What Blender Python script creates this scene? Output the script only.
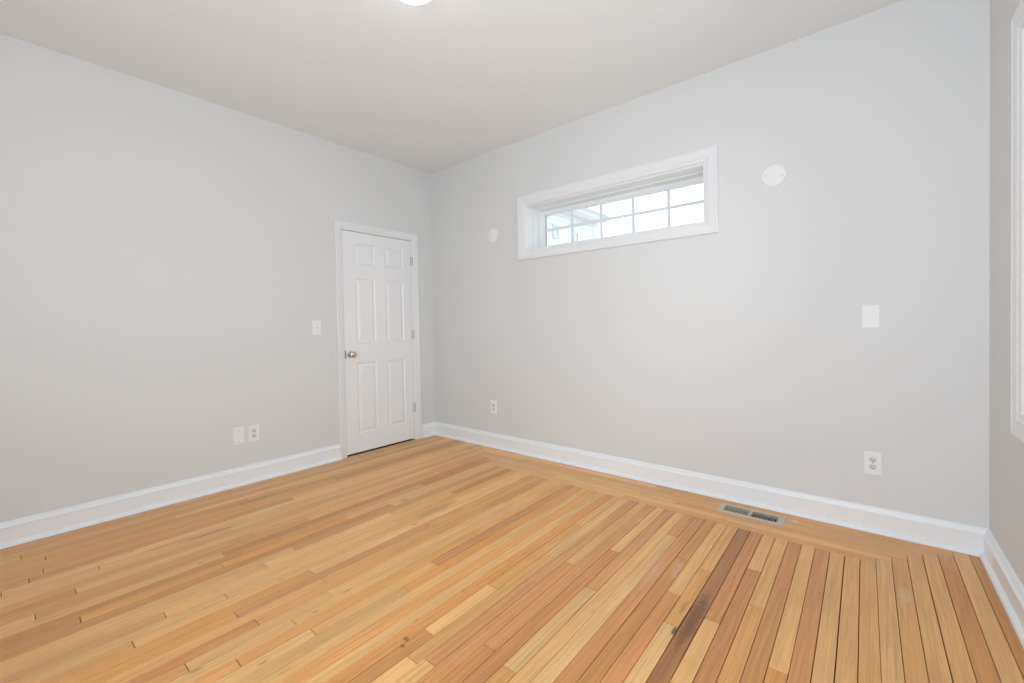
import bpy, bmesh, math, random
from mathutils import Vector, Matrix

for o in list(bpy.data.objects):
    bpy.data.objects.remove(o)
S = bpy.context.scene
COL = S.collection
rnd = random.Random(7)

# ------------------------------------------------------------------ camera
F = 436.6128
RX, RY, RZ = 0.0174047, -0.0179396, 0.6942096
cyw, syw = math.cos(RZ), math.sin(RZ)
fwd = Vector((-syw * math.cos(RX), cyw * math.cos(RX), -math.sin(RX)))
right0 = Vector((cyw, syw, 0))
up0 = right0.cross(fwd)
c_, s_ = math.cos(RY), math.sin(RY)
right = c_ * right0 + s_ * up0
up = -s_ * right0 + c_ * up0
cam_data = bpy.data.cameras.new('camera')
cam = bpy.data.objects.new('camera', cam_data)
COL.objects.link(cam)
m = Matrix.Identity(4)
for i in range(3):
    m[i][0] = right[i]; m[i][1] = up[i]; m[i][2] = -fwd[i]
m.translation = Vector((3.64632, -3.04622, 1.14731))
cam.matrix_world = m
cam_data.sensor_fit = 'HORIZONTAL'
cam_data.sensor_width = 36
cam_data.lens = F * 36 / 1024
cam_data.shift_x = (512 - 513.246) / 1024
cam_data.shift_y = (333.2993 - 341.5) / 1024
cam_data.clip_start = .02
S.camera = cam

# ------------------------------------------------------------------ sky, lights, exposure
S.view_settings.view_transform = 'Standard'
S.view_settings.look = 'None'
S.view_settings.gamma = 1
S.view_settings.use_curve_mapping = False
S.view_settings.exposure = 0.0
world = bpy.data.worlds.new('overcast_sky')
S.world = world
world.use_nodes = True
bg = world.node_tree.nodes['Background']
bg.inputs[0].default_value = (0.95, 0.98, 1.0, 1)
bg.inputs[1].default_value = 2.5


def area_light(name, loc, target, sx, sy, power, color=(1, 1, 1)):
    d = bpy.data.lights.new(name, 'AREA')
    d.shape = 'RECTANGLE'; d.size = sx; d.size_y = sy
    d.energy = power; d.color = color
    o = bpy.data.objects.new(name, d)
    COL.objects.link(o)
    o.location = loc
    o.rotation_euler = (Vector(target) - Vector(loc)).to_track_quat('-Z', 'Z').to_euler()
    return o


# added soft fill behind the camera, standing in for unseen daylight
area_light('fill_behind', (3.25, -4.36, 1.2), (3.6, 0, 1.0), 1.5, 2.0, 25.5, (0.872, 0.98, 1.092))
# added fill aimed up at the ceiling, standing in for an unseen bounced lamp
area_light('bounce_fill', (3.25, -3.85, 1.2), (3.1, -1.6, 2.78), 1.5, 1.0, 38, (0.872, 0.98, 1.092))
# daylight through the window in the right wall
area_light('daylight_side', (4.42, -1.10, 1.50), (0.0, -0.50, 1.0), 0.95, 1.3, 13, (0.90, 0.97, 1.05))

# ------------------------------------------------------------------ dimensions
H = 2.780
W = 4.0592
SK = -0.01618          # right wall runs slightly out of square
YF = -4.5              # wall behind the camera
TW = 0.34              # wall thickness


def wx(y):
    return W + SK * y


# ------------------------------------------------------------------ materials
def new_mat(name):
    mt = bpy.data.materials.new(name)
    mt.use_nodes = True
    nt = mt.node_tree
    return mt, nt, nt.nodes['Principled BSDF']


def simple(name, color, rough=.5, metal=0., bump=0., scale=60., var=0.0):
    mt, nt, b = new_mat(name)
    b.inputs['Roughness'].default_value = rough
    b.inputs['Metallic'].default_value = metal
    tc = nt.nodes.new('ShaderNodeTexCoord')
    nz = nt.nodes.new('ShaderNodeTexNoise')
    nz.inputs['Scale'].default_value = scale
    nz.inputs['Detail'].default_value = 3
    nt.links.new(tc.outputs['Object'], nz.inputs['Vector'])
    rp = nt.nodes.new('ShaderNodeValToRGB')
    rp.color_ramp.elements[0].position = .3
    rp.color_ramp.elements[1].position = .7
    rp.color_ramp.elements[0].color = [c * (1 - var) for c in color] + [1]
    rp.color_ramp.elements[1].color = [min(1, c * (1 + var)) for c in color] + [1]
    nt.links.new(nz.outputs['Fac'], rp.inputs[0])
    nt.links.new(rp.outputs[0], b.inputs['Base Color'])
    if bump:
        bp = nt.nodes.new('ShaderNodeBump')
        bp.inputs['Strength'].default_value = bump
        bp.inputs['Distance'].default_value = .002
        nt.links.new(nz.outputs['Fac'], bp.inputs['Height'])
        nt.links.new(bp.outputs[0], b.inputs['Normal'])
    return mt


M_WALL = simple('wall_paint', (0.758, 0.761, 0.755), .62, 0, .12, 160, .006)
M_CEIL = simple('ceiling_paint', (0.875, 0.885, 0.885), .9, 0, .15, 140, .006)
M_TRIM = simple('trim_paint', (0.855, 0.862, 0.868), .32, 0, .05, 30, .006)
M_BASE = simple('trim_paint_lifted', (0.925, 0.94, 0.955), .32, 0, .05, 30, .006)  # trim paint lightened and cooled to counter dim warm light near the floor
M_DOOR = simple('door_paint', (0.90, 0.905, 0.91), .34, 0, .05, 30, .006)
M_SASH = simple('sash_vinyl', (0.91, 0.925, 0.925), .35, 0, 0, 30, .004)
M_MUNT = simple('muntin_vinyl', (0.80, 0.87, 0.90), .35, 0, 0, 30, .004)
M_SPACER = simple('glass_spacer', (0.40, 0.46, 0.50), .4, .1, 0, 30, .01)
M_PLATE = simple('plate_plastic', (0.90, 0.90, 0.895), .5, 0, 0, 30, .004)
M_RECEPT = simple('receptacle_plastic', (0.72, 0.715, 0.70), .5, 0, 0, 30, .004)
M_SLOT = simple('slot_dark', (0.14, 0.13, 0.12), .6, 0, 0, 30, .02)
M_SCREW = simple('screw_head', (0.42, 0.42, 0.41), .35, .4, 0, 30, .02)
M_NICKEL = simple('satin_nickel', (0.66, 0.62, 0.57), .24, 1, 0, 90, .03)
M_HINGE = simple('hinge_nickel', (0.56, 0.54, 0.50), .4, .2, 0, 90, .05)
M_LATCH = simple('latch_bronze', (0.10, 0.095, 0.085), .4, .6, 0, 90, .05)
M_VENT = simple('register_taupe', (0.62, 0.535, 0.425), .42, .05, 0, 90, .03)
M_DUCT = simple('duct_dark', (0.035, 0.028, 0.022), .8, 0, 0, 30, .05)
M_SUB = simple('floor_gap', (0.06, 0.032, 0.015), .9, 0, 0, 20, .1)
M_SIDING = simple('house_siding', (0.62, 0.65, 0.675), .8, 0, 0, 3, .01)
M_HTRIM = simple('house_trim', (0.52, 0.56, 0.60), .8, 0, 0, 3, .01)
M_HGLASS = simple('house_window', (0.46, 0.52, 0.57), .3, 0, 0, 3, .02)
M_ROOF = simple('house_roof', (0.74, 0.77, 0.80), .9, 0, 0, 20, .02)
M_GROUND = simple('pale_concrete', (0.62, 0.62, 0.60), .9, 0, .1, 6, .05)
M_SHADE = simple('door_gap_shade', (0.10, 0.08, 0.06), .9, 0, 0, 20, .05)


def glass_mat():
    mt, nt, b = new_mat('window_glass')
    out = nt.nodes['Material Output']
    tr = nt.nodes.new('ShaderNodeBsdfTransparent')
    tr.inputs[0].default_value = (.97, .985, .98, 1)
    gl = nt.nodes.new('ShaderNodeBsdfGlossy')
    gl.inputs['Roughness'].default_value = .02
    fr = nt.nodes.new('ShaderNodeFresnel')
    fr.inputs[0].default_value = 1.45
    mx = nt.nodes.new('ShaderNodeMixShader')
    nt.links.new(fr.outputs[0], mx.inputs[0])
    nt.links.new(tr.outputs[0], mx.inputs[1])
    nt.links.new(gl.outputs[0], mx.inputs[2])
    nt.links.new(mx.outputs[0], out.inputs[0])
    nt.nodes.remove(b)
    return mt


M_GLASS = glass_mat()


def lamp_mat():
    mt, nt, b = new_mat('lit_opal_glass')
    b.inputs['Base Color'].default_value = (.85, .84, .82, 1)
    b.inputs['Roughness'].default_value = .25
    b.inputs['Emission Color'].default_value = (.93, .98, 1, 1)
    b.inputs['Emission Strength'].default_value = 5.0
    return mt


M_LAMP = lamp_mat()


def wood_mat():
    mt, nt, b = new_mat('oak_strip_floor')
    N = nt.nodes.new; L = nt.links.new
    at = N('ShaderNodeAttribute'); at.attribute_name = 'tone'
    uv = N('ShaderNodeUVMap'); uv.uv_map = 'grain'
    geo = N('ShaderNodeTexCoord')

    def mapped(sx, sy):
        mp = N('ShaderNodeMapping'); mp.inputs['Scale'].default_value = (sx, sy, 1)
        L(uv.outputs[0], mp.inputs[0]); return mp.outputs[0]

    def noise(vec, scale=1., detail=4., dist=0., rough=.55):
        n = N('ShaderNodeTexNoise'); n.inputs['Scale'].default_value = scale
        n.inputs['Detail'].default_value = detail; n.inputs['Distortion'].default_value = dist
        n.inputs['Roughness'].default_value = rough
        L(vec, n.inputs['Vector']); return n.outputs['Fac']

    def rng(f, a, b_, c, d):
        r = N('ShaderNodeMapRange'); r.inputs[1].default_value = a; r.inputs[2].default_value = b_
        r.inputs[3].default_value = c; r.inputs[4].default_value = d
        L(f, r.inputs[0]); return r.outputs[0]

    def mul(col, fac):
        x = N('ShaderNodeVectorMath'); x.operation = 'SCALE'
        L(col, x.inputs[0]); L(fac, x.inputs['Scale']); return x.outputs[0]

    def mix(fac, a, col):
        x = N('ShaderNodeMix'); x.data_type = 'RGBA'
        L(fac, x.inputs[0]); L(a, x.inputs[6])
        if isinstance(col, tuple): x.inputs[7].default_value = (*col, 1)
        else: L(col, x.inputs[7])
        return x.outputs[2]

    def math_(op, a, b_=None):
        x = N('ShaderNodeMath'); x.operation = op
        for i, v in enumerate((a, b_)):
            if v is None: continue
            if isinstance(v, (int, float)): x.inputs[i].default_value = v
            else: L(v, x.inputs[i])
        return x.outputs[0]

    col = at.outputs['Color']
    # long streaky grain
    col = mul(col, rng(noise(mapped(95, 2.2), 1, 5, .4), .3, .72, .85, 1.11))
    col = mul(col, rng(noise(mapped(260, 5), 1, 4, .2), .32, .70, .90, 1.06))
    # growth-ring figure, strongest on some boards
    wv = N('ShaderNodeTexWave'); wv.wave_type = 'BANDS'; wv.bands_direction = 'X'
    wv.inputs['Scale'].default_value = 1.0; wv.inputs['Distortion'].default_value = 7.0
    wv.inputs['Detail'].default_value = 2.2; wv.inputs['Detail Scale'].default_value = .9
    L(mapped(13, 2.6), wv.inputs['Vector'])
    fig = math_('MULTIPLY', rng(wv.outputs['Fac'], .45, 1, 0, 1), at.outputs['Alpha'])
    col = mix(math_('MULTIPLY', fig, .24), col, (0.30, 0.125, 0.04))
    # broad mottling along the board
    col = mul(col, rng(noise(mapped(9, 1.3), 1, 2), .3, .7, .92, 1.07))
    # pores
    po = rng(noise(mapped(520, 14), 1, 2), .60, .74, 0, .30)
    col = mix(po, col, (0.22, 0.095, 0.035))
    # small knots and flecks
    kn = rng(noise(mapped(34, 9), 1, 1), .735, .80, 0, .55)
    col = mix(kn, col, (0.16, 0.075, 0.03))
    # stains and worn spots with their own place and outline
    sep = N('ShaderNodeSeparateXYZ'); L(geo.outputs['Object'], sep.inputs[0])
    blot = noise(geo.outputs['Object'], 38, 4, .6)

    def spot(x, y, rx, ry, c, k, ragged=1.1):
        dx = math_('DIVIDE', math_('SUBTRACT', sep.outputs[0], x), rx)
        dy = math_('DIVIDE', math_('SUBTRACT', sep.outputs[1], y), ry)
        r2 = math_('ADD', math_('MULTIPLY', dx, dx), math_('MULTIPLY', dy, dy))
        e = math_('SUBTRACT', 1.0, math_('SQRT', r2))
        e = math_('ADD', e, math_('MULTIPLY', math_('SUBTRACT', blot, .5), ragged))
        f = rng(e, 0, .5, 0, k)
        return lambda cc: mix(f, cc, c)

    for a in (
        (3.100, -1.33, .030, .24, (0.13, 0.060, 0.025), .70, 1.1),
        (3.098, -1.62, .022, .20, (0.30, 0.13, 0.05), .40, 1.1),
        (3.064, -1.44, .010, .034, (0.05, 0.038, 0.026), .80, .5),
        (3.071, -1.35, .0045, .22, (0.06, 0.035, 0.02), .65, .5),
        (3.129, -1.42, .0040, .20, (0.08, 0.045, 0.025), .5, .5),
        (3.045, -1.28, .010, .06, (0.30, 0.15, 0.06), .5, .9),
        (0.735, -2.27, .013, .17, (0.14, 0.08, 0.045), .60, .6),
        (0.705, -2.45, .008, .16, (0.18, 0.10, 0.055), .4, .6),
        (0.40, -2.02, .012, .30, (0.20, 0.11, 0.06), .4, .6),
        (1.515, -1.27, .04, .20, (0.34, 0.17, 0.07), .40, .9),
        (1.23, -1.305, .03, .05, (0.36, 0.18, 0.08), .35, .9),
        (0.70, -0.19, .05, .07, (0.34, 0.18, 0.09), .35, .9),
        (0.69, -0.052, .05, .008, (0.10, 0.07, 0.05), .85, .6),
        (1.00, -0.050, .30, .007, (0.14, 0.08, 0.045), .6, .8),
        (3.734, -0.639, .028, .085, (0.75, 0.60, 0.45), .40, 1.2),
        (2.858, -1.108, .03, .14, (0.72, 0.50, 0.36), .28, 1.9),
        (2.93, -1.02, .022, .10, (0.74, 0.55, 0.42), .30, 2.0),
        (2.582, -0.641, .008, .05, (0.8, 0.68, 0.58), .45, 1.2),
        (3.287, -0.125, .022, .016, (0.85, 0.82, 0.78), .75, 1.0),
        (2.31, -2.09, .016, .012, (0.18, 0.08, 0.03), .7, .8),
        (2.33, -2.12, .012, .010, (0.20, 0.09, 0.035), .7, .8),
        (2.36, -2.47, .07, .05, (0.60, 0.44, 0.30), .45, 1.4),
    ):
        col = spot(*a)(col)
    L(col, b.inputs['Base Color'])
    rr = rng(noise(geo.outputs['Object'], 5, 3), .3, .7, .30, .44)
    L(rr, b.inputs['Roughness'])
    b.inputs['Specular IOR Level'].default_value = .42
    bp = N('ShaderNodeBump'); bp.inputs['Strength'].default_value = .10
    bp.inputs['Distance'].default_value = .001
    L(noise(mapped(120, 3), 1, 4), bp.inputs['Height'])
    L(bp.outputs[0], b.inputs['Normal'])
    return mt


M_WOOD = wood_mat()


# ------------------------------------------------------------------ mesh helpers
def link(name, bm, mat, parent=None, smooth=False):
    me = bpy.data.meshes.new(name)
    bmesh.ops.recalc_face_normals(bm, faces=bm.faces[:])
    bm.to_mesh(me); bm.free()
    me.materials.append(mat)
    if smooth:
        for p in me.polygons: p.use_smooth = True
        try:
            me.set_sharp_from_angle(angle=math.radians(35))
        except Exception:
            pass
    o = bpy.data.objects.new(name, me)
    COL.objects.link(o)
    if parent: o.parent = parent
    return o


def structure(o):
    o['kind'] = 'structure'
    return o


def empty(name, loc, rot=None):
    o = bpy.data.objects.new(name, None)
    o.empty_display_size = .05
    COL.objects.link(o)
    o.location = loc
    if rot: o.rotation_euler = rot
    return o


def tag(o, label, cat, group=None):
    o['label'] = label; o['category'] = cat
    if group: o['group'] = group
    return o


def box(bm, x0, x1, y0, y1, z0, z1, bevel=0, seg=1, M=None):
    vs = [bm.verts.new((x, y, z)) for x in (x0, x1) for y in (y0, y1) for z in (z0, z1)]
    fs = [(0, 1, 3, 2), (4, 6, 7, 5), (0, 4, 5, 1), (2, 3, 7, 6), (0, 2, 6, 4), (1, 5, 7, 3)]
    faces = [bm.faces.new([vs[i] for i in f]) for f in fs]
    if bevel:
        es = list({e for f in faces for e in f.edges})
        r = bmesh.ops.bevel(bm, geom=es, offset=bevel, segments=seg, profile=.6, affect='EDGES')
        vs = list({v for f in r['faces'] for v in f.verts} | {v for v in vs if v.is_valid})
    if M is not None:
        for v in vs: v.co = M @ v.co
    return vs


def prism(bm, pts, z0, z1):
    a = [bm.verts.new((x, y, z0)) for x, y in pts]
    b = [bm.verts.new((x, y, z1)) for x, y in pts]
    n = len(pts)
    bm.faces.new(a[::-1]); bm.faces.new(b)
    for i in range(n):
        bm.faces.new((a[i], a[(i + 1) % n], b[(i + 1) % n], b[i]))


def lathe(bm, prof, seg=32, M=Matrix.Identity(4)):
    """prof: (radius, height) along +Z of M; closed at ends where radius is 0."""
    rings = []
    for r, h in prof:
        if r < 1e-6:
            rings.append([bm.verts.new(M @ Vector((0, 0, h)))])
        else:
            rings.append([bm.verts.new(M @ Vector((r * math.cos(2 * math.pi * i / seg),
                                                   r * math.sin(2 * math.pi * i / seg), h))) for i in range(seg)])
    for a, b in zip(rings, rings[1:]):
        for i in range(seg):
            j = (i + 1) % seg
            if len(a) == 1 and len(b) == 1: continue
            if len(a) == 1: bm.faces.new((a[0], b[i], b[j]))
            elif len(b) == 1: bm.faces.new((a[i], a[j], b[0]))
            else: bm.faces.new((a[i], a[j], b[j], b[i]))


def sweep(bm, loops, closed_profile=True, closed_path=False):
    """loops: one list of points per path station, same length; skins them."""
    vs = [[bm.verts.new(p) for p in l] for l in loops]
    n = len(vs[0])
    stations = list(zip(vs, vs[1:]))
    if closed_path: stations.append((vs[-1], vs[0]))
    for a, b in stations:
        for i in range(n if closed_profile else n - 1):
            j = (i + 1) % n
            bm.faces.new((a[i], a[j], b[j], b[i]))
    if not closed_path and closed_profile:
        bm.faces.new(vs[0][::-1]); bm.faces.new(vs[-1])


# wall frames: local a runs along the wall, h out of the wall into the room, z up
def on_back(a, h, z): return Vector((a, -h, z))
def on_left(a, h, z): return Vector((h, a, z))
def on_right(a, h, z): return Vector((wx(a) - h, a, z))


def rect_casing(bm, wf, a0, a1, z0, z1, prof):
    """mitred frame; prof = (inset from the outer edge, height off wall)"""
    loops = []
    for sa, sz in ((0, 0), (1, 0), (1, 1), (0, 1)):
        loops.append([wf((a1 - d) if sa else (a0 + d), h, (z1 - d) if sz else (z0 + d)) for d, h in prof])
    sweep(bm, loops, True, True)


# ------------------------------------------------------------------ room shell
WIN = (1.278, 2.774, 1.812, 2.190)      # opening in the back wall: x0 x1 z0 z1
DOOR = (-1.0265, -0.2700, 2.0355)       # opening in the left wall: y0 y1 top
WIN2 = (-1.63, -0.592, 0.783, 2.200)    # opening in the right wall: y0 y1 z0 z1

bm = bmesh.new()
x0, x1, z0, z1 = WIN
wr = wx(0) + .03
box(bm, -.02, x0, 0, TW, -.05, H + .02)
box(bm, x1, wr + TW, 0, TW, -.05, H + .02)
box(bm, x0, x1, 0, TW, -.05, z0)
box(bm, x0, x1, 0, TW, z1, H + .02)
structure(link('wall_back', bm, M_WALL))

bm = bmesh.new()
y0, y1, zt = DOOR
box(bm, -TW, 0, YF, y0, -.05, H + .02)
box(bm, -TW, 0, y1, TW, -.05, H + .02)
box(bm, -TW, 0, y0, y1, zt, H + .02)
box(bm, -TW, -.16, y0, y1, -.05, zt)
structure(link('wall_left', bm, M_WALL))

bm = bmesh.new()
a0, a1, z0, z1 = WIN2
T2 = .16


def rprism(ya, yb, za, zb):
    prism(bm, [(wx(ya), ya), (wx(ya) + T2, ya), (wx(yb) + T2, yb), (wx(yb), yb)], za, zb)


rprism(YF, a0, -.05, H + .02)
rprism(a1, 0.0, -.05, H + .02)
rprism(a0, a1, -.05, z0)
rprism(a0, a1, z1, H + .02)
structure(link('wall_right', bm, M_WALL))

bm = bmesh.new()
box(bm, -TW, wx(YF) + TW, YF - .15, YF, -.05, H + .02)
structure(link('wall_front', bm, M_WALL))

bm = bmesh.new()
box(bm, -TW, wx(YF) + TW, YF - .15, TW, H, H + .12)
structure(link('ceiling', bm, M_CEIL))

# ------------------------------------------------------------------ strip floor: every board a bevelled solid in one mesh
PW = 0.0586
P0 = 3.231
BS = 0.0162
TONE = {
    'P': (0.910, 0.508, 0.198), 'N': (0.845, 0.440, 0.156), 'O': (0.820, 0.390, 0.122),
    'R': (0.745, 0.332, 0.124), 'D': (0.715, 0.328, 0.108), 'K': (0.520, 0.218, 0.076),
}
ENDS = {-54: [-1.913], -52: [-2.968], -51: [-2.34], -50: [-2.888, -1.949], -49: [-2.008], -48: [-1.373], -47: [-1.192],
        -44: [-2.729, -1.46], -41: [-1.699], -40: [-2.121], -39: [-1.842, -1.347], -38: [-2.301], -37: [-2.054, -1.047],
        -36: [-2.839, -2.344, -1.684], -35: [-1.93, -1.4], -34: [-2.049], -33: [-2.209, -1.483], -32: [-2.617, -1.025],
        -31: [-1.518], -30: [-1.381], -29: [-2.096], -28: [-2.434, -1.447], -27: [-2.097], -26: [-1.473],
        -25: [-2.641, -2.129, -0.946], -24: [-2.308], -23: [-2.522, -1.35], -22: [-2.287, -1.691], -21: [-1.903],
        -16: [-2.014, -1.655, -0.916], -15: [-1.296], -14: [-2.108], -13: [-1.287], -12: [-1.932], -11: [-1.052],
        -10: [-1.961, -1.402], -8: [-0.714], -6: [-0.917], -5: [-1.216], -4: [-1.414, -0.955], -2: [-1.297],
        -1: [-0.816], 0: [-1.1], 1: [-0.89], 2: [-1.415]}
TONES = [(-6, -0.55, 'D'), (-10, -0.75, 'R'), (-7, -1.51, 'R'), (-8, -0.53, 'R'), (-3, -1.29, 'K'),
         (-2, -0.64, 'R'), (-1, -0.61, 'P'), (0, -0.78, 'N'), (1, -0.63, 'R'), (1, -1.06, 'D'), (2, -0.79, 'P'),
         (3, -0.64, 'R'), (4, -0.7, 'N'), (5, -0.65, 'N'), (6, -0.69, 'N'), (7, -0.72, 'P'), (8, -0.59, 'N'),
         (9, -0.63, 'N'), (10, -0.67, 'N'), (11, -0.49, 'D'), (12, -0.66, 'P'), (13, -0.62, 'D'), (0, -1.24, 'P'),
         (-12, -1.34, 'N'), (-9, -1.57, 'P'), (-5, -1.07, 'P'), (-4, -1.64, 'P'), (-2, -1.41, 'P'), (0, -1.5, 'N'),
         (-11, -0.78, 'P'), (-15, -0.47, 'P'), (-12, -0.54, 'R'), (-22, -0.44, 'R'), (-24, -0.47, 'P'),
         (-20, -0.41, 'N'), (-27, -0.5, 'O'), (-25, -1.06, 'P'), (-37, -2.52, 'D'), (-34, -2.55, 'P'),
         (-35, -2.56, 'D'), (-24, -2.46, 'P'), (-23, -2.42, 'O'), (-22, -2.33, 'P'), (-25, -2.67, 'O'),
         (-29, -2.13, 'O'), (-36, -2.9, 'D'), (-44, -2.81, 'P'), (-24, -1.26, 'P'), (-21, -1.61, 'O')]
VX = (2.915, 3.217, -0.222, -0.120)     # duct opening under the floor register

bm = bmesh.new()
tone_l = bm.loops.layers.float_color.new('tone')
uv_l = bm.loops.layers.uv.new('grain')


def board(poly, tone, figure, swap=False):
    """poly: 4 corners (x,y) of the board's top"""
    off = (rnd.uniform(0, 40), rnd.uniform(0, 40))
    k = .0016
    cx = sum(p[0] for p in poly) / 4; cy = sum(p[1] for p in poly) / 4
    top = [bm.verts.new((p[0] + (k if p[0] < cx else -k) * .5, p[1] + (k if p[1] < cy else -k) * .5, 0)) for p in poly]
    low = [bm.verts.new((p[0], p[1], -.0022)) for p in poly]
    bot = [bm.verts.new((p[0], p[1], -.018)) for p in poly]
    fs = [bm.faces.new(top), bm.faces.new(bot[::-1])]
    for i in range(4):
        j = (i + 1) % 4
        fs.append(bm.faces.new((low[i], low[j], top[j], top[i])))
        fs.append(bm.faces.new((bot[i], bot[j], low[j], low[i])))
    c = (*tone, figure)
    for f in fs:
        for l in f.loops:
            l[tone_l] = c
            x, y = l.vert.co.x, l.vert.co.y
            l[uv_l].uv = (y + off[0], x + off[1]) if swap else (x + off[0], y + off[1])


def jitter(t, s=.05):
    a = 1 + rnd.gauss(0, s)
    h = rnd.gauss(0, .028)
    return (t[0] * a, t[1] * a * (1 + h), t[2] * a * (1 + 2.2 * h))


def pick_tone(k):
    if k > -22:
        w = {'P': .24, 'N': .38, 'O': .20, 'R': .11, 'D': .07}
    else:
        w = {'P': .30, 'N': .40, 'O': .23, 'R': .03, 'D': .04}
    r = rnd.random()
    for t, p in w.items():
        r -= p
        if r <= 0: return TONE[t]
    return TONE['N']


BY = -0.407        # front edge of the border along the back wall


START = [-36, -37, -39, -40, -41, -42, -44]     # stepped start of the border, one field seam per border board


def field_top(k):
    if k < START[-1]: return -.02
    if k < START[0]:
        return BY + min(j for j in range(7) if START[j] <= k) * PW
    if k < 7: return BY
    return min(BY + (k - 6) * PW, -.02)


def gap():
    return rnd.choice((.0005, .0006, .0009, .0012, .0016))


k = -56
while True:
    u0 = P0 + k * PW; u1 = u0 + PW
    if u0 + .005 > wx(YF) + .05: break
    ya = field_top(k)
    ends = list(ENDS.get(k, []))
    lo = min(ends + [ya]) if ends else ya
    y = lo - rnd.uniform(.7, 1.6)
    if not ends:                       # boards whose joints are out of sight still vary in length
        y = ya - rnd.uniform(1.6, 3.4)
    while y > YF + .1:
        ends.append(y); y -= rnd.uniform(.6, 1.5)
    ys = [ya] + sorted(ends, reverse=True) + [YF + .002]
    ga, gb = gap(), gap()
    for i, (t, b_) in enumerate(zip(ys, ys[1:])):
        tone = None
        for kk, yy, tn in TONES:
            if kk == k and b_ <= yy <= t: tone = TONE[tn]
        tone = jitter(tone, .02) if tone else jitter(pick_tone(k))
        fig = max(0, min(1, rnd.gauss(.30, .35)))
        ea = .0011 if i else .0006
        pts = []
        for (uu, yy) in ((u0 + ga, b_ + .0011), (u1 - gb, b_ + .0011), (u1 - gb, t - ea), (u0 + ga, t - ea)):
            pts.append((min(max(uu - BS * (yy + .4), .002), wx(yy) - .004), yy))
        if pts[1][0] - pts[0][0] > .004 or pts[2][0] - pts[3][0] > .004:
            board(pts, tone, fig)
    k += 1

# border boards along the back wall
BENDS = {0: [2.35], 1: [1.78], 2: [2.66], 3: [1.98, 3.02], 4: [1.30, 2.84], 5: [2.45], 6: [1.62]}
for j in range(7):
    ya = BY + j * PW; yb = min(ya + PW, -.004)
    xa = P0 + START[j] * PW - BS * (ya + PW / 2 + .4)
    xb = P0 + (7 + j) * PW - BS * (ya + PW / 2 + .4)
    xs = [xa] + BENDS.get(j, []) + [min(xb, wx(0) - .01)]
    for a, b_ in zip(xs, xs[1:]):
        tone = jitter(TONE[rnd.choice('PPNN')], .03)
        fig = rnd.uniform(.1, .6)
        rects = [(a + .0004, b_ - .0004, ya + .0003, yb - .0003)]
        vx0, vx1, vy0, vy1 = VX
        if not (b_ < vx0 or a > vx1 or yb < vy0 or ya > vy1):
            rects = []
            if a < vx0: rects.append((a + .0004, vx0, ya + .0003, yb - .0003))
            if b_ > vx1: rects.append((vx1, b_ - .0004, ya + .0003, yb - .0003))
            m0, m1 = max(a, vx0), min(b_, vx1)
            if ya < vy0: rects.append((m0, m1, ya + .0003, vy0))
            if yb > vy1: rects.append((m0, m1, vy1, yb - .0003))
        for r in rects:
            board([(r[0], r[2]), (r[1], r[2]), (r[1], r[3]), (r[0], r[3])], tone, fig, True)
floor = structure(link('floor', bm, M_WOOD))
bm = bmesh.new()
vx0, vx1, vy0, vy1 = VX
for a, b_, c, d in ((-.15, vx0, YF, 0), (vx1, wx(YF), YF, 0), (vx0, vx1, YF, vy0), (vx0, vx1, vy1, 0)):
    box(bm, a, b_, c, d, -.045, -.010)
link('subfloor', bm, M_SUB, floor)

# ------------------------------------------------------------------ baseboards with cap moulding and shoe
BP = [(0, 0), (.0385, 0), (.0380, .007), (.0350, .013), (.0290, .018), (.0210, .021), (.0200, .0225),
      (.0200, .0990), (.0235, .1005), (.0240, .1035), (.0215, .1060), (.0175, .1085), (.0150, .1130), (.0130, .1190),
      (.0115, .1205), (.0120, .1225), (.0110, .1270), (.0065, .1310), (0, .1323)]


def base_run(name, stations, parent=None):
    bm = bmesh.new()
    for st in stations:
        sweep(bm, [[p for p in l] for l in st])
    return structure(link(name, bm, M_BASE))


base_run('baseboard_back', [[[Vector((d, -d, z)) for d, z in BP], [Vector((wx(-d) - d, -d, z)) for d, z in BP]]])
base_run('baseboard_left', [
    [[Vector((d, YF + .001, z)) for d, z in BP], [Vector((d, -1.0895, z)) for d, z in BP]],
    [[Vector((d, -.1905, z)) for d, z in BP], [Vector((d, -d, z)) for d, z in BP]]])
base_run('baseboard_right', [[[Vector((wx(YF) - d, YF + .001, z)) for d, z in BP], [Vector((wx(-d) - d, -d, z)) for d, z in BP]]])

# ------------------------------------------------------------------ door in the left wall
door = structure(empty('door_1', (0, (DOOR[0] + DOOR[1]) / 2, 0)))
DY = -door.location.y


def dlink(name, bm, mat, parent=door, smooth=False):
    if parent is door:
        bmesh.ops.translate(bm, verts=bm.verts[:], vec=(0, DY, 0))
    return link(name, bm, mat, parent, smooth)


CP = [(0, 0), (0, .0150), (.003, .0175), (.012, .0180), (.016, .0160), (.019, .0165), (.040, .0125), (.046, .0130),
      (.052, .0100), (.0600, .0085), (.0625, .0060), (.0625, 0)]
y0o, y1o, zto = -1.0891, -.1912, 2.1029
kL = (DOOR[0] - y0o) / .0625; kR = (y1o - DOOR[1]) / .0625; kT = (zto - DOOR[2]) / .0625
bm = bmesh.new()
sweep(bm, [[on_left(y0o + d * kL, h, 0) for d, h in CP], [on_left(y0o + d * kL, h, zto - d * kT) for d, h in CP],
           [on_left(y1o - d * kR, h, zto - d * kT) for d, h in CP], [on_left(y1o - d * kR, h, 0) for d, h in CP]])
dlink('door_casing', bm, M_TRIM)

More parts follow.
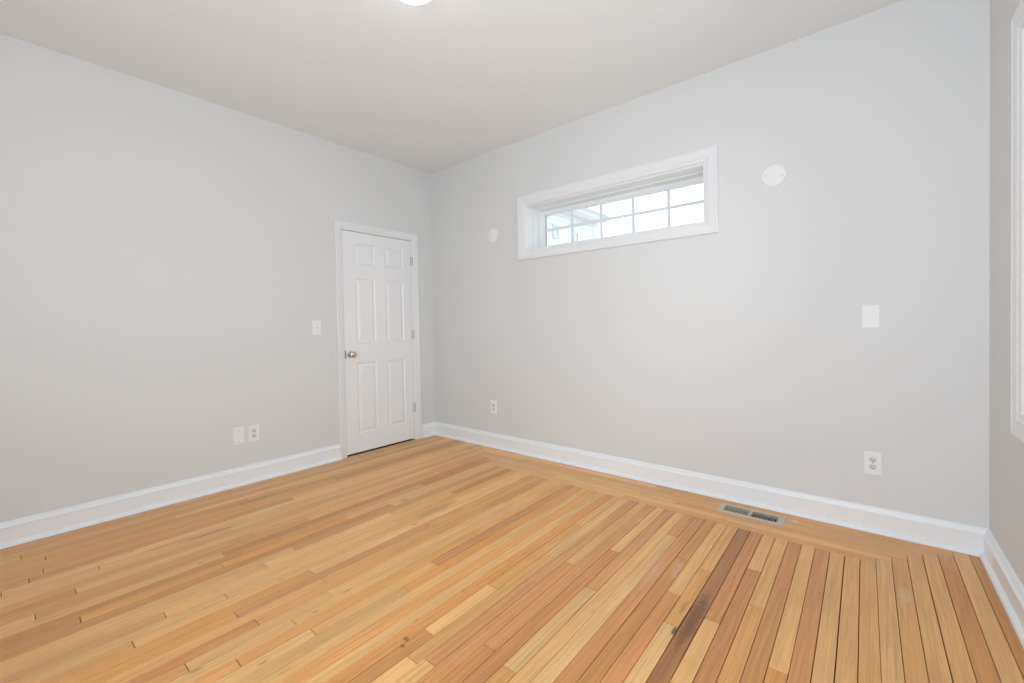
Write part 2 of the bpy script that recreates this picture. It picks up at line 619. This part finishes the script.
bm = bmesh.new()      # jamb lining and stop behind the leaf
jt = .006
box(bm, -.12, .004, DOOR[0], DOOR[0] + jt, 0, DOOR[2])
box(bm, -.12, .004, DOOR[1] - jt, DOOR[1], 0, DOOR[2])
box(bm, -.12, .004, DOOR[0], DOOR[1], DOOR[2] - jt, DOOR[2])
box(bm, -.075, -.050, DOOR[0] + jt, DOOR[0] + jt + .012, 0, DOOR[2] - jt)
box(bm, -.075, -.050, DOOR[1] - jt - .012, DOOR[1] - jt, 0, DOOR[2] - jt)
box(bm, -.075, -.050, DOOR[0] + jt, DOOR[1] - jt, DOOR[2] - jt - .012, DOOR[2] - jt)
dlink('door_jamb', bm, M_TRIM)

bm = bmesh.new()
box(bm, -.155, -.090, DOOR[0] + jt, DOOR[1] - jt, 0.0005, DOOR[2] - jt)
dlink('shade_block', bm, M_SHADE)  # dark block put in for the shade behind the leaf

# six-panel leaf
LY0, LY1, LZ0, LZ1 = DOOR[0] + jt + .004, DOOR[1] - jt - .0015, .013, DOOR[2] - jt - .004
PANELS = []
for pa, pb in ((-.898, -.692), (-.581, -.372)):
    PANELS += [(pa, pb, 1.735, 1.922), (pa, pb, 1.016, 1.609), (pa, pb, .184, .833)]


def six_panel(bm, xf, sgn):
    """front skin at x=xf, sunk mouldings toward -sgn"""
    ysx = sorted({LY0, LY1} | {p[0] for p in PANELS} | {p[1] for p in PANELS})
    zsx = sorted({LZ0, LZ1} | {p[2] for p in PANELS} | {p[3] for p in PANELS})
    grid = {(i, j): bm.verts.new((xf, y, z)) for i, y in enumerate(ysx) for j, z in enumerate(zsx)}
    for i in range(len(ysx) - 1):
        for j in range(len(zsx) - 1):
            q = [grid[i, j], grid[i + 1, j], grid[i + 1, j + 1], grid[i, j + 1]]
            pan = [p for p in PANELS if abs(p[0] - ysx[i]) < 1e-6 and abs(p[1] - ysx[i + 1]) < 1e-6
                   and abs(p[2] - zsx[j]) < 1e-6 and abs(p[3] - zsx[j + 1]) < 1e-6]
            if not pan:
                bm.faces.new(q); continue
            a, b_, c, d = pan[0]
            prev = q
            for ins, dep in ((.004, .0035), (.009, .0085), (.013, .0095), (.018, .0090), (.040, .0025), (.043, .0020)):
                xx = xf - sgn * dep
                cur = [bm.verts.new((xx, a + ins, c + ins)), bm.verts.new((xx, b_ - ins, c + ins)),
                       bm.verts.new((xx, b_ - ins, d - ins)), bm.verts.new((xx, a + ins, d - ins))]
                for t in range(4):
                    bm.faces.new((prev[t], prev[(t + 1) % 4], cur[(t + 1) % 4], cur[t]))
                prev = cur
            bm.faces.new(prev)
    border = [grid[i, 0] for i in range(len(ysx))] + [grid[len(ysx) - 1, j] for j in range(1, len(zsx))] + \
             [grid[i, len(zsx) - 1] for i in range(len(ysx) - 2, -1, -1)] + [grid[0, j] for j in range(len(zsx) - 2, 0, -1)]
    return border


bm = bmesh.new()
A = six_panel(bm, -.002, 1)
B = six_panel(bm, -.037, -1)
for i in range(len(A)):
    j = (i + 1) % len(A)
    bm.faces.new((A[i], A[j], B[j], B[i]))
leaf = dlink('door_leaf', bm, M_DOOR)

RXp = Matrix.Rotation(math.pi / 2, 4, 'Y')      # local +Z -> world +X
bm = bmesh.new()
lathe(bm, [(0, 0), (.031, 0), (.032, .003), (.029, .007), (.016, .010), (.0125, .014), (.0115, .030), (.0135, .034),
           (.0220, .037), (.0275, .044), (.0285, .052), (.0265, .060), (.0190, .066), (.0090, .0685), (0, .069)], 40,
      Matrix.Translation((-.002, -.964, .915)) @ RXp)
dlink('door_knob', bm, M_NICKEL, smooth=True)
bm = bmesh.new()
box(bm, -.004, .0055, -1.0205, -1.0125, .880, .952, .001)
dlink('latch_plate', bm, M_LATCH)
for zc in (1.822, 1.075, .329):
    bm = bmesh.new()
    for i in range(5):
        a = zc - .0445 + i * .0179
        lathe(bm, [(0, a), (.0058, a), (.0062, a + .0006), (.0062, a + .0166), (.0058, a + .0172), (0, a + .0172)], 16,
              Matrix.Translation((.0060, -.2640, 0)))
    lathe(bm, [(0, zc + .0445), (.0045, zc + .0448), (.005, zc + .048), (0, zc + .050)], 16, Matrix.Translation((.0060, -.2640, 0)))
    box(bm, -.0025, .0012, -.2860, -.2640, zc - .0445, zc + .0445)
    dlink('hinge', bm, M_HINGE, smooth=True)

# ------------------------------------------------------------------ long high window in the back wall
win = structure(empty('window_1', (2.03, 0, 2.0)))


def wlink(name, bm, mat, parent=win, smooth=False):
    bmesh.ops.translate(bm, verts=bm.verts[:], vec=(-2.03, 0, -2.0))
    return link(name, bm, mat, parent, smooth)


WP = [(0, 0), (0, .0180), (.003, .0205), (.011, .0210), (.015, .0185), (.019, .0190), (.052, .0150), (.057, .0158),
      (.062, .0125), (.074, .0100), (.081, .0085), (.085, .0055), (.085, 0)]
bm = bmesh.new()
rect_casing(bm, on_back, 1.1953, 2.8605, 1.7272, 2.2874, WP)
wlink('window_casing', bm, M_TRIM)

x0, x1, z0, z1 = WIN


def ring(bm, xa, xb, za, zb, t, y0, y1):
    """rectangular frame of bar width t between depths y0 and y1"""
    loops = []
    for sx, sz in ((0, 0), (1, 0), (1, 1), (0, 1)):
        X = xb if sx else xa; Z = zb if sz else za
        ix = -t if sx else t; iz = -t if sz else t
        loops.append([Vector((X, y0, Z)), Vector((X, y1, Z)), Vector((X + ix, y1, Z + iz)), Vector((X + ix, y0, Z + iz))])
    sweep(bm, loops, True, True)


bm = bmesh.new()
ring(bm, x0 - .001, x1 + .001, z0 - .001, z1 + .001, .006, -.004, .21)
ring(bm, x0 + .002, x1 - .002, z0 + .002, z1 - .002, .012, .115, .21)
wlink('window_jamb', bm, M_SASH)
bm = bmesh.new()
ring(bm, x0 + .004, x1 - .004, z0 + .004, z1 - .004, .036, .20, .262)
ring(bm, x0 + .036, x1 - .036, z0 + .036, z1 - .036, .013, .212, .258)
wlink('window_sash', bm, M_SASH)
gx0, gx1, gz0, gz1 = x0 + .0475, x1 - .0475, z0 + .0475, z1 - .0425
bm = bmesh.new()
ring(bm, gx0 - .001, gx1 + .001, gz0 - .001, gz1 + .001, .0055, .226, .246)
wlink('glass_spacer', bm, M_SPACER)
bm = bmesh.new()
box(bm, gx0 - .006, gx1 + .006, .2385, .2415, gz0 - .006, gz1 + .006)
wlink('glass_pane', bm, M_GLASS)
bm = bmesh.new()
mw = .012
for i in range(1, 5):
    xc = 1.328 + i * (2.735 - 1.328) / 5
    box(bm, xc - mw, xc + mw, .228, .2375, gz0, gz1, .002)
box(bm, gx0, gx1, .2275, .2370, 2.0085 - mw, 2.0085 + mw, .002)
wlink('muntin_grille', bm, M_MUNT)

# ------------------------------------------------------------------ window in the right wall (only its edge is in view)
a0, a1, z0, z1 = WIN2
win2 = structure(empty('window_2', (wx(a1), (a0 + a1) / 2, (z0 + z1) / 2)))


def w2link(name, bm, mat):
    bmesh.ops.translate(bm, verts=bm.verts[:], vec=-win2.location)
    return link(name, bm, mat, win2)


RP = [(d * 1.07, h) for d, h in WP]
bm = bmesh.new()
rect_casing(bm, on_right, a0 - .091, a1 + .091, z0 - .091, z1 + .091, RP)
w2link('window_casing', bm, M_TRIM)


def rring(bm, ya, yb, za, zb, t, h0, h1):
    loops = []
    for sy, sz in ((0, 0), (1, 0), (1, 1), (0, 1)):
        Y = yb if sy else ya; Z = zb if sz else za
        iy = -t if sy else t; iz = -t if sz else t
        loops.append([on_right(Y, h0, Z), on_right(Y, h1, Z), on_right(Y + iy, h1, Z + iz), on_right(Y + iy, h0, Z + iz)])
    sweep(bm, loops, True, True)


bm = bmesh.new()
rring(bm, a0 - .001, a1 + .001, z0 - .001, z1 + .001, .008, .004, -.14)
w2link('window_jamb', bm, M_SASH)
zm = (z0 + z1) / 2
bm = bmesh.new()
rring(bm, a0 + .006, a1 - .006, z0 + .006, zm + .02, .045, -.045, -.075)
w2link('lower_sash', bm, M_SASH)
bm = bmesh.new()
rring(bm, a0 + .006, a1 - .006, zm - .02, z1 - .006, .045, -.080, -.110)
w2link('upper_sash', bm, M_SASH)
bm = bmesh.new()
for h, za, zb in ((-.060, z0 + .045, zm - .02), (-.095, zm + .02, z1 - .045)):
    pts = [on_right(a0 + .045, h, za), on_right(a1 - .045, h, za), on_right(a1 - .045, h, zb), on_right(a0 + .045, h, zb)]
    pts2 = [p + Vector((.003, 0, 0)) for p in pts]
    sweep(bm, [pts, pts2])
w2link('glass_pane', bm, M_GLASS)


# ------------------------------------------------------------------ wall plates
# each plate is built in its own frame: x across, y up, z out of the wall
def wall_frame(side, a, z):
    if side == 'back':
        return (a, -.0002, z), (math.pi / 2, 0, 0)
    return (.0002, a, z), (math.pi / 2, 0, math.pi / 2)


def plate_mesh(w, h, t=.0055):
    bm = bmesh.new()
    sweep(bm, [[Vector((sx * (w / 2 - i), sy * (h / 2 - i), zz)) for sx, sy in ((-1, -1), (1, -1), (1, 1), (-1, 1))]
               for i, zz in ((0, 0), (0, .0025), (.0012, .0042), (.0035, t))])
    return bm


def screw_part(x, y, z, parent, r=.0032):
    bm = bmesh.new()
    lathe(bm, [(0, z - .001), (r, z - .001), (r, z + .0006), (r * .6, z + .0012), (0, z + .0013)], 16, Matrix.Translation((x, y, 0)))
    box(bm, x - r * .85, x + r * .85, y - .0004, y + .0004, z + .0011, z + .0015)
    return link('screw', bm, M_SCREW, parent)


def outlet(side, a, z, label, w=.0765, h=.124):
    loc, rot = wall_frame(side, a, z)
    t = empty('electrical_outlet', loc, rot)
    tag(t, label, 'outlet')
    link('cover_plate', plate_mesh(w, h), M_PLATE, t)
    for sy in (-1, 1):
        bm = bmesh.new()
        c = sy * .0195
        pts = []
        for i in range(32):
            an = 2 * math.pi * i / 32
            pts.append((.0172 * math.cos(an), c + max(-.0140, min(.0140, .0172 * math.sin(an)))))
        prism(bm, pts, .004, .0070)
        r = link('receptacle', bm, M_RECEPT, t)
        bm = bmesh.new()
        box(bm, -.0078, -.0052, c - .0010, c + .0075, .0066, .0073)
        box(bm, .0052, .0075, c, c + .0072, .0066, .0073)
        lathe(bm, [(0, .0066), (.0034, .0066), (.0034, .0073), (0, .0073)], 14, Matrix.Translation((0, c - .0072, 0)))
        link('slot', bm, M_SLOT, r)
    screw_part(0, 0, .0055, t, .0028)
    return t


outlet('back', 3.629, .3675, 'white two-socket outlet low on the window wall, by the right-hand corner')
outlet('back', .8565, .3785, 'small white outlet low on the window wall, near the corner beside the door')
outlet('left', -1.774, .3655, 'white two-socket outlet on the door wall, right beside a plain blank plate')

loc, rot = wall_frame('left', -1.8765, .366)
t = empty('blank_plate', loc, rot)
tag(t, 'white blank plate with two screws on the door wall, immediately left of an outlet', 'wall plate')
link('cover_plate', plate_mesh(.0765, .128), M_PLATE, t)
for sy in (-1, 1): screw_part(0, sy * .042, .0055, t)

loc, rot = wall_frame('left', -1.2675, 1.1595)
t = empty('light_switch', loc, rot)
tag(t, 'white single light switch on the wall left of the door', 'light switch')
link('cover_plate', plate_mesh(.0755, .124), M_PLATE, t)
bm = bmesh.new()
box(bm, -.0052, .0052, -.0120, .0120, .0045, .0062)
r = link('toggle_slot', bm, M_RECEPT, t)
bm = bmesh.new()
sweep(bm, [[Vector((x, y, zz)) for x, y in p] for zz, p in (
    (.0050, ((-.0042, -.0065), (.0042, -.0065), (.0042, .0065), (-.0042, .0065))),
    (.0165, ((-.0032, .0035), (.0032, .0035), (.0032, .0100), (-.0032, .0100))))])
link('toggle', bm, M_PLATE, t)
for sy in (-1, 1): screw_part(0, sy * .030, .0055, t, .0026)

loc, rot = wall_frame('back', 3.623, 1.162)
t = empty('blank_plate', loc, rot)
tag(t, 'plain white rectangular plate at chest height on the window wall, above the right outlet', 'wall plate')
link('cover_plate', plate_mesh(.0765, .126), M_PLATE, t)
bm = bmesh.new()
box(bm, -.0130, .0050, -.0590, -.0520, .0045, .0080, .0012, 2)
link('glint_tab', bm, simple('tab_plastic', (.90, .90, .89), .12), t)  # added tab standing in for a glint low on the plate

for (a, z, rad, tilt, lab) in ((3.1735, 2.022, .0635, -.17, 'large round white blank cover with two screws, right of the window'),
                         (.8845, 1.996, .0640, 0, 'round white blank cover left of the window, towards the room corner')):
    loc, rot = wall_frame('back', a, z)
    t = empty('round_cover', loc, rot)
    tag(t, lab, 'wall cover')
    bm = bmesh.new()
    lathe(bm, [(0, 0), (rad, 0), (rad, .0025), (rad - .0012, .0042), (rad - .004, .0052), (0, .0060)], 56)
    link('cover_disc', bm, M_PLATE, t, True)
    for sx in (-1, 1): screw_part(sx * .044 * math.cos(tilt), sx * .044 * math.sin(tilt), .0050, t, .0034)

# ------------------------------------------------------------------ floor register
vent = empty('floor_register', (3.066, -.171, 0))
tag(vent, 'taupe metal floor register with two banks of louvers, set in the wood floor', 'floor vent')
bm = bmesh.new()
loops = []
HX, HY = .1755, .0735
IX, IY = .1420, .0440
for sx, sy in ((-1, -1), (1, -1), (1, 1), (-1, 1)):
    loops.append([Vector((sx * HX, sy * HY, .0003)), Vector((sx * HX, sy * HY, .0022)), Vector((sx * (HX - .006), sy * (HY - .006), .0052)),
                  Vector((sx * (IX + .002), sy * (IY + .002), .0058)), Vector((sx * IX, sy * IY, .0050)), Vector((sx * IX, sy * IY, -.012)),
                  Vector((sx * (IX + .0015), sy * (IY + .0015), -.012)), Vector((sx * (IX + .0015), sy * (IY + .0015), .0003))])
sweep(bm, loops, True, True)
box(bm, -.0075, .0075, -IY, IY, -.006, .0052)
link('vent_frame', bm, M_VENT, vent)
for bank in (-1, 1):
    n = 12
    for i in range(n):
        xc = bank * (.0075 + (IX - .0075) * (i + .5) / n)
        bm = bmesh.new()
        ang = math.radians(-28 if bank < 0 else 2)
        box(bm, -.0010, .0010, -IY, IY, -.0038, .0038, M=Matrix.Translation((xc, 0,   .0026 if bank < 0 else .0014)) @ Matrix.Rotation(ang, 4, 'Y'))
        link('louver', bm, M_VENT, vent)
bm = bmesh.new()
vx0, vx1, vy0, vy1 = [v - o for v, o in zip(VX, (3.066, 3.066, -.171, -.171))]
e = .0006
for a, b_, c, d, z0, z1 in ((vx0 + e, vx0 + .002, vy0 + e, vy1 - e, -.20, -.0002), (vx1 - .002, vx1 - e, vy0 + e, vy1 - e, -.20, -.0002),
                            (vx0 + e, vx1 - e, vy0 + e, vy0 + .002, -.20, -.0002), (vx0 + e, vx1 - e, vy1 - .002, vy1 - e, -.20, -.0002),
                            (vx0 + e, vx1 - e, vy0 + e, vy1 - e, -.202, -.20)):
    box(bm, a, b_, c, d, z0, z1)
link('duct_boot', bm, M_DUCT, vent)

# ------------------------------------------------------------------ ceiling light
LX, LY = 2.010, -1.760
lamp = empty('ceiling_light', (LX, LY, H))
tag(lamp, 'lit white dome ceiling light with a small finial, cut off by the top edge', 'ceiling light')
bm = bmesh.new()
lathe(bm, [(0, -.0005), (.100, -.0005), (.112, -.004), (.116, -.014), (.112, -.022), (.100, -.024), (0, -.024)], 48)
link('ceiling_pan', bm, M_NICKEL, lamp, True)
bm = bmesh.new()
lathe(bm, [(.108, -.024)] + [(.120 * math.cos(t_ * math.pi / 32) ** .85, -.030 - .076 * math.sin(t_ * math.pi / 32)) for t_ in range(0, 16)] + [(0, -.106)], 48)
link('glass_dome', bm, M_LAMP, lamp, True)
bm = bmesh.new()
lathe(bm, [(0, -.104), (.011, -.105), (.012, -.109), (.006, -.112), (.0085, -.117), (.009, -.121), (.005, -.127), (0, -.129)], 20)
link('finial', bm, M_NICKEL, lamp, True)

# ------------------------------------------------------------------ outside: neighbour's house and ground
house = empty('neighbor_house', (-4.0, 7.0, -.5))
tag(house, 'pale neighboring house with overhanging eave, seen through the left panes of the high window', 'house')
HO = Vector((-4.0, 7.0, -.5))


def hlink(name, bm, mat, parent=house):
    bmesh.ops.translate(bm, verts=bm.verts[:], vec=-HO)
    return link(name, bm, mat, parent)


HXE, HXW = -2.5, -8.2          # eave walls
HY0, HY1 = 3.4, 8.16
ZW = 4.06
PITCH = .45
XM = (HXE + HXW) / 2
bm = bmesh.new()
pent = [(HXW, -.5), (HXE, -.5), (HXE, ZW), (XM, ZW + (HXE - XM) * PITCH), (HXW, ZW)]
sweep(bm, [[Vector((x, HY0, z)) for x, z in pent], [Vector((x, HY1, z)) for x, z in pent]])
zc = -.4
while zc < ZW - .14:             # clapboard courses stand a little proud of the wall
    sweep(bm, [[Vector((HXE + .001, y, zc)), Vector((HXE + .014, y, zc + .004)), Vector((HXE + .001, y, zc + .125))] for y in (HY0, HY1)])
    zc += .13
hlink('siding_wall', bm, M_SIDING)
bm = bmesh.new()
for sgn in (-1, 1):
    xw = HXE if sgn > 0 else HXW
    ex = xw + sgn * .29
    pr = [(ex, ZW - .02), (ex, ZW + .18), (XM, ZW + .18 + abs(ex - XM) * PITCH), (XM, ZW + (HXE - XM) * PITCH), (xw, ZW), (xw, ZW - .02)]
    sweep(bm, [[Vector((x, HY0 - .15, z)) for x, z in pr], [Vector((x, HY1 + .12, z)) for x, z in pr]])
hlink('roof', bm, M_ROOF)
bm = bmesh.new()
box(bm, HXE + .29, HXE + .32, HY0 - .15, HY1 + .12, ZW - .05, ZW + .10)
hlink('fascia_board', bm, M_HTRIM)
bm = bmesh.new()
box(bm, HXE + .31, HXE + .41, HY0 - .15, HY1 + .12, ZW + .10, ZW + .19)
hlink('gutter', bm, M_ROOF)
bm = bmesh.new()
box(bm, HXE, HXE + .03, HY1 - .24, HY1 + .01, -.5, ZW - .02)
hlink('corner_board', bm, M_SIDING)
for ya, yb, za, zb in ((5.90, 6.12, 3.30, 3.64), (6.82, 7.06, 2.60, 3.58)):
    bm = bmesh.new()
    loops = []
    for sy, sz in ((0, 0), (1, 0), (1, 1), (0, 1)):
        Y = yb if sy else ya; Z = zb if sz else za
        iy = -.03 if sy else .03; iz = -.03 if sz else .03
        loops.append([Vector((HXE, Y, Z)), Vector((HXE + .05, Y, Z)), Vector((HXE + .05, Y + iy, Z + iz)), Vector((HXE, Y + iy, Z + iz))])
    sweep(bm, loops, True, True)
    f = hlink('window_frame', bm, M_HTRIM)
    bm = bmesh.new()
    box(bm, HXE + .015, HXE + .030, ya + .03, yb - .03, za + .03, zb - .03)
    hlink('pane', bm, M_HGLASS, f)

bm = bmesh.new()
box(bm, -30, 30, -20, 40, -.62, -.5)
structure(link('ground', bm, M_GROUND))
